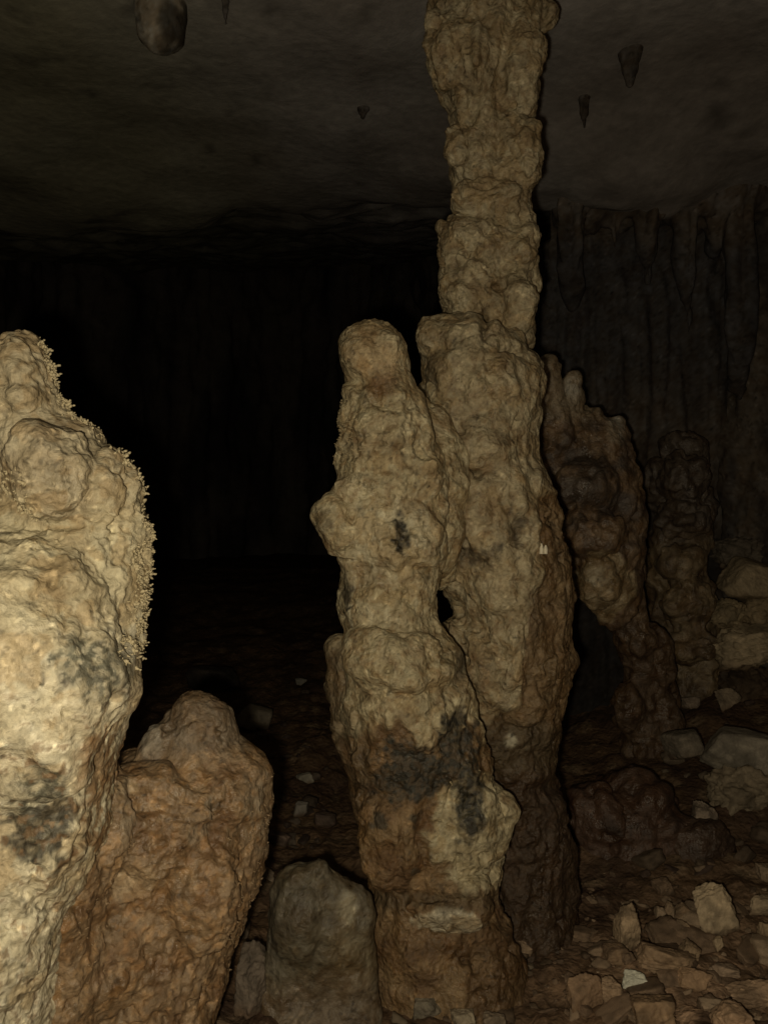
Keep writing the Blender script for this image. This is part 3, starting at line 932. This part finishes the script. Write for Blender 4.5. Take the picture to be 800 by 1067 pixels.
def c_curtain(v, n):
    px, py = pix(v)
    nz = fbm(v * (6, 6, 1.2), 4, 845)
    c = lerp(full(v, [.10, .085, .072]), [.05, .041, .035], sm(-.15, .3, nz))
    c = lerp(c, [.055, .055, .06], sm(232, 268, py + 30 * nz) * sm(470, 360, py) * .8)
    c = lerp(c, [.022, .02, .019], sm(520, 590, py) * .85)  # shade of the hollow under the boss, painted into the lower wall
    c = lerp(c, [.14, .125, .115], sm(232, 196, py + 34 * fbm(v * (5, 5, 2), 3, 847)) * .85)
    return lerp(c, [.04, .036, .033], sm(.2, .45, fbm(v * (7, 7, 3), 3, 846)) * sm(240, 180, py) * .8)


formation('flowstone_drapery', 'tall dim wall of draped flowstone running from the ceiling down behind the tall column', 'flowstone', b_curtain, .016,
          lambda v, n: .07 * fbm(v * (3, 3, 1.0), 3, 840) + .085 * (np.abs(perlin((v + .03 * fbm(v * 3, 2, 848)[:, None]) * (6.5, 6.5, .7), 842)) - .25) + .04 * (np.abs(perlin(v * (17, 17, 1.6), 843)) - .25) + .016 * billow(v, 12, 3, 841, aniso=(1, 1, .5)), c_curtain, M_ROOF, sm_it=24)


def far_column(label, rows, d, seed):
    def b(Z):
        Z.loft([(a, x0, x1, d, 1) for a, x0, x1 in rows], 40, 8)

    def col(v, n):
        nz = fbm(v * (5, 5, 1.5), 4, seed)
        return lerp(full(v, [.10, .085, .07]), [.05, .045, .042], sm(-.1, .3, nz))
    formation('column', label, 'rock column', b, .016, lambda v, n: .08 * fbm(v * (4, 4, 1.2), 3, seed + 1) + .05 * (np.abs(perlin(v * (8, 8, 1.2), seed + 3)) - .25) + .03 * billow(v, 9, 3, seed + 2), col, M_ROOF, sm_it=4)


far_column('dim thick column at the right edge of the photo, against the draped wall', [(60, 752, 860), (150, 764, 846), (240, 772, 836), (330, 768, 840), (450, 756, 850), (560, 744, 862), (680, 730, 880)], 4.95, 860)

# ------------------------------------------------------------------ stalactites and ceiling knobs
def stalactite(label, px, py_tip, w, h, colr, group=None, seed=0, knob=False):
    t = np.linspace(2.2, 9, 3000)
    zc = roof_z((px - 400) / F * t, t)
    zr = CAM_H - (py_tip - h * .85 - 533.5) / F * t
    i = np.nonzero(zr >= zc)[0]
    d = t[i[0]] if len(i) else 5.2
    top = py_tip - h

    def b(Z):
        if knob:
            Z.loft([(top - 14, px - w * .5, px + w * .5, d, 1), (top + h * .4, px - w * .5, px + w * .5, d, 1), (top + h * .8, px - w * .42, px + w * .42, d, 1), (py_tip, px - w * .2, px + w * .2, d, 1)], 40, 3)
        else:
            Z.loft([(top - 16, px - w * 1.8, px + w * 1.8, d, 1), (top - 4, px - w * 1.1, px + w * 1.0, d, 1), (top + h * .15, px - w * .55, px + w * .55, d, 1), (top + h * .55, px - w * .38, px + w * .38, d, 1), (py_tip, px - w * .1, px + w * .1, d, 1)], 32, 3)

    def col(v, n):
        c = lerp(full(v, colr), np.array(colr) * .5, sm(-.1, .3, fbm(v * 16, 3, seed + 3)))
        if knob:
            a, b2 = pix(v)
            c = lerp(c, [.03, .028, .025], spot(a, b2, fbm(v * 14, 3, seed + 4), px + 14, py_tip - 26, 18, 26, .3, .7) * .85)
        return c
    vx = max(.006, w / F * d / 14)
    return formation('ceiling_knob' if knob else 'stalactite', label, 'rock knob' if knob else 'stalactite', b, vx,
                     lambda v, n: .010 * fbm(v * 12, 3, seed) + .006 * perlin(v * 40, seed + 1), col, M_ROOF, group=group)


stalactite('blunt ceiling knob with a pale left side and a black stain, at the upper left', 168, 54, 54, 60, [.30, .28, .24], seed=900, knob=True)
stalactite('short thin dark stalactite on the ceiling, right of the blunt pale knob', 235, 26, 8, 30, [.09, .082, .076], seed=905)
stalactite('stubby black stalactite in front of the curtain, upper right of the column', 656, 92, 22, 44, [.075, .066, .06], seed=910)
stalactite('narrow dark stalactite just right of the tall column', 608, 134, 11, 38, [.075, .066, .06], seed=915)
stalactite('small dark stalactite on the bare ceiling left of the tall column', 378, 124, 10, 12, [.10, .09, .085], seed=925)

# ------------------------------------------------------------------ boulders and rubble
def ico(sub):
    import bmesh
    bm = bmesh.new()
    bmesh.ops.create_icosphere(bm, subdivisions=sub, radius=1)
    v = np.array([x.co for x in bm.verts]); f = np.array([[y.index for y in x.verts] for x in bm.faces])
    bm.free()
    return v, f


ICO = {3: ico(3), 4: ico(4), 5: ico(5)}


def rock_mesh(size, seed, sub=4, sharp=9.0, planes=11, rough=.05, round_=0.0):
    r = np.random.default_rng(seed)
    u, f = ICO[sub]
    ax = np.concatenate([np.eye(3), -np.eye(3)]) + .28 * r.normal(size=(6, 3))
    nn = np.concatenate([ax, r.normal(size=(planes, 3))]); nn /= np.linalg.norm(nn, axis=1)[:, None]
    dd = np.concatenate([.60 + .18 * r.random(6), .70 + .30 * r.random(planes)])
    dots = np.maximum(u @ nn.T, 1e-3) / dd
    e = sharp * 4.0
    rad = np.sum(dots ** e, 1) ** (-1 / e)
    rad = rad * (1 - round_) + round_ * .85
    v = u * rad[:, None]
    nz = 1.2 * rough * fbm(u * 2.0 + seed % 97, 4, seed % 60) + rough * .9 * billow(u + seed % 89, 3.2, 3, seed % 50) - rough * .8 * sm(.25, .5, fbm(u * 3.5 + seed % 83, 3, seed % 41))
    v = v * (1 + nz[:, None])
    v /= np.abs(v).max(0)
    return v * size, f


def rock(name, label, cat, px0, py0, px1, py1, colr, seed, tilt=0.0, deep=.8, group=None, d=None, sub=4, round_=0.0, sharp=9.0, mat=None, rough=.05, sink=.12, planes=11):
    """a stone whose outline fills the given box of the picture, resting where that place is"""
    w, h = px1 - px0, py1 - py0
    cx = (px0 + px1) / 2
    if d is None:
        d = on_floor(cx, py1 - .1 * h)
    a, c = w / 2 / F * d, h / 2 / F * d
    t = math.radians(tilt)
    v, f = rock_mesh(np.array([1, 1, 1.]), seed, sub, sharp, planes, rough, round_)
    v = np.stack([v[:, 0] * math.cos(t) - v[:, 2] * math.sin(t), v[:, 1], v[:, 0] * math.sin(t) + v[:, 2] * math.cos(t)], 1)
    v[:, 0] /= np.abs(v[:, 0]).max(); v[:, 2] /= np.abs(v[:, 2]).max()
    v *= (a, deep * (a + c) / 2, c)
    o = P(cx, (py0 + py1) / 2, d)
    o[1] += 0
    base = o + (0, 0, v[:, 2].min())
    nz = fbm((v + o) * (7 / max(a, .05)) * .12, 4, seed % 40)
    nf = fbm((v + o) * 22, 3, seed % 30)
    col = lerp(full(v, colr), np.array(colr) * .55, sm(-.1, .35, nz))
    col = lerp(col, np.array(colr) * 1.3, sm(.15, .4, nf) * .6)
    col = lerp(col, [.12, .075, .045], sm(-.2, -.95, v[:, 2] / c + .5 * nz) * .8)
    return tag(link(name, mesh_of(name, v - (0, 0, v[:, 2].min()), f, mat or M_ROCK, col), None, base), label, cat, group)


BK = 'limestone blocks piled at the right'
rock('rock_block', 'broad pale rounded block, lowest and largest of the right-hand pile', 'block', 736, 648, 818, 702, [.40, .325, .215], 21, 7, .9, BK, 4.30, 5, .35, 8, rough=.20, planes=12)
rock('rock_block', 'small block wedged under the left end of the flat top slab', 'block', 738, 620, 780, 662, [.30, .24, .15], 22, -24, .9, BK, 4.42, 5, .35, 8, rough=.20, planes=12)
rock('rock_block', 'block with a slanting dark crack above it, right side of the pile', 'block', 764, 617, 820, 662, [.27, .21, .13], 123, 24, .9, BK, 4.45, 5, .35, 8, rough=.20, planes=12)
rock('rock_block', 'flat pale slab near the top of the right-hand block pile', 'block', 744, 580, 822, 634, [.36, .29, .19], 24, -14, .9, BK, 4.5, 5, .15)
rock('rock_block', 'dim grey block at the very top of the right-hand pile', 'block', 738, 556, 802, 598, [.13, .11, .085], 25, 17, .9, BK, 4.75, 5, .35, 8, rough=.20, planes=12)
rock('rock_block', 'dark block filling the gap beneath the broad pale block', 'block', 735, 690, 815, 740, [.10, .07, .045], 26, 0, .9, BK, 4.55, 5, .35, 8, rough=.20, planes=12)

rock('boulder', 'long flat grey boulder lying at the right edge below the block pile', 'boulder', 726, 756, 822, 812, [.27, .24, .19], 31, -6, .9, None, 3.55, 5, .2, 8)
rock('boulder', 'rounded lumpy boulder tucked under the long flat grey boulder', 'boulder', 734, 796, 815, 860, [.24, .195, .135], 32, 0, .8, None, 3.42, 5, .3, 8, rough=.2)
rock('boulder', 'smooth grey boulder off the left end of the long flat one', 'boulder', 689, 758, 736, 794, [.20, .17, .13], 33, 8, .9, None, 3.62, 5, .2, 8)


def b_mound(Z):
    Z.loft([(806, 640, 672, 3.3, 1), (815, 622, 690, 3.3, 1), (840, 604, 704, 3.3, 1), (870, 588, 712, 3.3, 1), (905, 575, 722, 3.3, 1), (960, 560, 740, 3.3, 1)], 48)
    Z.blob(620, 850, 3.2, 26, 34, .12)
    Z.blob(664, 850, 3.24, 44, 36, .14)
    Z.blob(700, 880, 3.15, 26, 40, .12)


formation('boulder', 'low dark brown mound of rock in the shade right of the column base', 'boulder', b_mound, .012,
          lambda v, n: rough_stone(v, n, .05, .02, .008, .05, .02, 770, 7), lambda v, n: lerp(full(v, [.085, .05, .033]), [.05, .032, .023], sm(-.1, .3, fbm(v * 7, 3, 771))), M_CLAY, sm_it=4)
rock('boulder', 'dark boulder behind the rubble field, between the mound and the lumpy boulder', 'boulder', 690, 850, 770, 915, [.085, .055, .038], 35, 0, .8, None, 3.1, 5, .3, 6, M_CLAY, rough=.1)

RB = 'loose stones of the rubble at the lower right'
stones = [
    ('upright pointed buff wedge standing at the left of the rubble', 640, 940, 667, 992, [.33, .245, .155], 41, 4, .8),
    ('large pale slab leaning on its edge, tallest of the rubble stones', 719, 921, 768, 976, [.42, .335, .22], 42, 24, .6),
    ('flat pale slab cut by the right edge, beside the leaning slab', 774, 932, 812, 954, [.37, .29, .19], 43, -3, .9),
    ('small bright white block, palest stone in the rubble', 646, 1013, 675, 1033, [.62, .56, .44], 44, -3, .8),
    ('long buff stone lying aslant in the middle of the rubble', 662, 984, 726, 1018, [.28, .195, .12], 45, -22, .7),
    ('thin tilted slab just right of the long aslant stone', 703, 980, 731, 1006, [.25, .18, .11], 46, -38, .7),
    ('light brown stone below the thin tilted slab', 697, 1007, 742, 1033, [.30, .20, .12], 47, -8, .8),
    ('rounded buff stone just left of the bright white block', 625, 1019, 650, 1049, [.29, .205, .13], 48, 15, .9),
    ('broad dull brown stone at the left end of the rubble front', 588, 1014, 628, 1054, [.21, .14, .085], 49, 0, .9),
    ('flat oblong stone right of the light brown one', 739, 1003, 772, 1021, [.26, .19, .13], 50, -10, .9),
    ('small pale chip under the leaning slab', 741, 975, 754, 992, [.40, .31, .2], 51, 20, .9),
    ('dull stone at the foot of the upright wedge', 626, 984, 658, 1004, [.22, .15, .09], 52, 8, .9),
    ('blocky stone at the right edge below the flat pale slab', 786, 960, 815, 990, [.27, .2, .125], 53, 0, .9),
    ('small angular stone left of the leaning slab', 700, 940, 722, 962, [.22, .155, .095], 54, 30, .9),
    ('small three-sided stone left of the small angular one', 690, 938, 704, 958, [.25, .18, .115], 55, 10, .9),
    ('knobbly little stone between the leaning slab and the aslant stone', 703, 958, 722, 980, [.24, .17, .105], 56, 0, .9),
    ('dim stone behind the rubble, topmost left of its group', 678, 915, 702, 934, [.18, .125, .08], 57, 0, .9),
    ('pale stone at the right edge above the flat slab', 784, 900, 812, 920, [.24, .18, .12], 58, 0, .9),
    ('grey pyramid-shaped stone below the smooth grey boulder', 719, 830, 744, 876, [.25, .2, .15], 59, 4, .9),
    ('light stone below the broad pale block, its right neighbour darker', 742, 714, 773, 740, [.24, .19, .13], 60, 20, .9),
    ('little flat stone left of the broad pale block', 708, 699, 731, 714, [.22, .175, .12], 61, 0, .9),
    ('little flat stone under the other one left of the blocks', 706, 726, 731, 739, [.24, .19, .145], 62, 0, .9),
    ('dim flat stone between the column and the smooth grey boulder', 662, 747, 687, 762, [.16, .125, .095], 63, 0, .9),
    ('long pale stone at the bottom right corner', 756, 1022, 812, 1048, [.36, .25, .16], 64, 8, .9),
    ('buff stone in the corner below the long pale one', 735, 1040, 790, 1080, [.33, .225, .14], 65, -6, .9),
    ('brown stone cut by the bottom edge under the white block', 655, 1038, 705, 1075, [.25, .17, .1], 66, 5, .9),
    ('light stone cut by the bottom edge below the knobbly stalagmite', 469, 1050, 500, 1078, [.27, .23, .16], 67, 12, .9),
    ('dim stone beside the light one under the knobbly stalagmite', 502, 1054, 530, 1080, [.19, .15, .105], 68, -10, .9),
    ('dull angular stone at the right foot of the knobbly stalagmite', 528, 978, 556, 1000, [.20, .145, .095], 69, -15, .9),
    ('rough grey-brown stone left of the light one at the bottom edge', 428, 1034, 462, 1062, [.19, .165, .12], 70, 12, .9),
    ('tall grey stone between the brown stalagmite and the stump', 246, 988, 280, 1060, [.13, .105, .08], 71, 8, .9),
    ('small rounded stone above the tall grey stone beside the stump', 236, 950, 262, 982, [.13, .10, .07], 72, 0, .9),
    ('pale chip of stone in the gap left of the stump', 254, 904, 288, 918, [.22, .17, .12], 73, 4, .9),
]
for lb, a, b_, c_, d_, colr, sd, tl, dp in stones:
    rock('loose_stone', lb, 'stone', a, b_, c_, d_, [min(.62, 1.22 * k_ * g_) for k_, g_ in zip(colr, (.95, .95, .97))], sd, tl, dp, RB if a > 560 else 'loose stones around the foot of the stalagmites', None, 5, rough=.11, planes=8)

DP = 'dim stones on the dark floor between the stalagmites'
for lb, a, b_, c_, d_, colr, sd in [
    ('pale flat stone in the dark just right of the brown tip', 246, 733, 290, 762, [.17, .145, .11], 81),
    ('small pale stone in the dark passage, just left of the knobbly stalagmite', 308, 805, 328, 816, [.27, .25, .2], 82),
    ('small round grey stone in the passage below the small pale one', 306, 834, 322, 850, [.24, .22, .19], 83),
    ('tiny farthest grey stone in the dark passage', 306, 706, 320, 715, [.24, .23, .2], 84),
    ('low reddish stone in the passage right of the brown stalagmite', 278, 866, 304, 882, [.18, .13, .1], 85),
    ('dark wide boulder lying across the far passage', 192, 690, 250, 724, [.06, .05, .042], 86),
    ('dim slab in the passage behind the stump', 326, 846, 352, 862, [.12, .085, .065], 87)]:
    rock('loose_stone', lb, 'stone', a, b_, c_, d_, colr, sd, 0, .9, DP, None, 4)


def scatter(n, seed, xr, yr, smin, smax, tones, label, group, sub=3):
    r = np.random.default_rng(seed)
    protos = []
    for k in range(8):
        v, f = rock_mesh(np.array([1, .85, .5]) * (.6 + .8 * r.random(3)), 500 + seed + k, sub, 8, 6, .12)
        t = np.array(tones[k % len(tones)])
        col = lerp(full(v, t), t * .6, sm(-.1, .35, fbm(v * 2 + k, 3, k)))
        protos.append(mesh_of('pebble', v, f, M_ROCK, col))
    for k in range(n):
        px = r.uniform(*xr); py = yr[0] + (yr[1] - yr[0]) * r.random()
        t = on_floor(px, py)
        x = (px - 400) / F * t
        s = smin + (smax - smin) * r.random() ** 2
        z = float(floor_z(np.array([x]), np.array([t]))[0])
        o = link('pebble', protos[r.integers(8)], None, (x, t, z + s * .15))
        o.scale = (s * r.uniform(.7, 1.3), s * r.uniform(.7, 1.3), s * r.uniform(.6, 1.1))
        o.rotation_euler = (r.uniform(-.5, .5), r.uniform(-.5, .5), r.uniform(0, 6.28))
        tag(o, label, 'pebble', group)


TN = [[.23, .16, .105], [.17, .115, .075], [.29, .21, .14], [.13, .09, .06], [.38, .285, .195]]
scatter(230, 1, (560, 805), (905, 1066), .006, .030, TN, 'small brown pebble among the rubble at the lower right', 'pebbles among the rubble')
scatter(45, 2, (395, 570), (985, 1066), .012, .04, [[.16, .125, .085], [.12, .085, .055], [.2, .16, .11]], 'small dull pebble at the foot of the knobbly stalagmite', 'pebbles at the stalagmite foot')
scatter(40, 3, (235, 350), (720, 930), .02, .07, [[.10, .075, .055], [.07, .05, .04], [.14, .11, .085]], 'small dark pebble on the passage floor between the stalagmites', 'pebbles on the passage floor')
scatter(40, 4, (660, 805), (700, 925), .02, .07, [[.13, .095, .065], [.09, .06, .045], [.18, .14, .1]], 'small dark stone on the slope below the block pile', 'stones on the slope')

scatter(34, 5, (585, 815), (950, 1075), .03, .10, TN, 'flat angular brown stone half sunk in the rubble at the lower right', 'half-sunk stones of the rubble', 4)
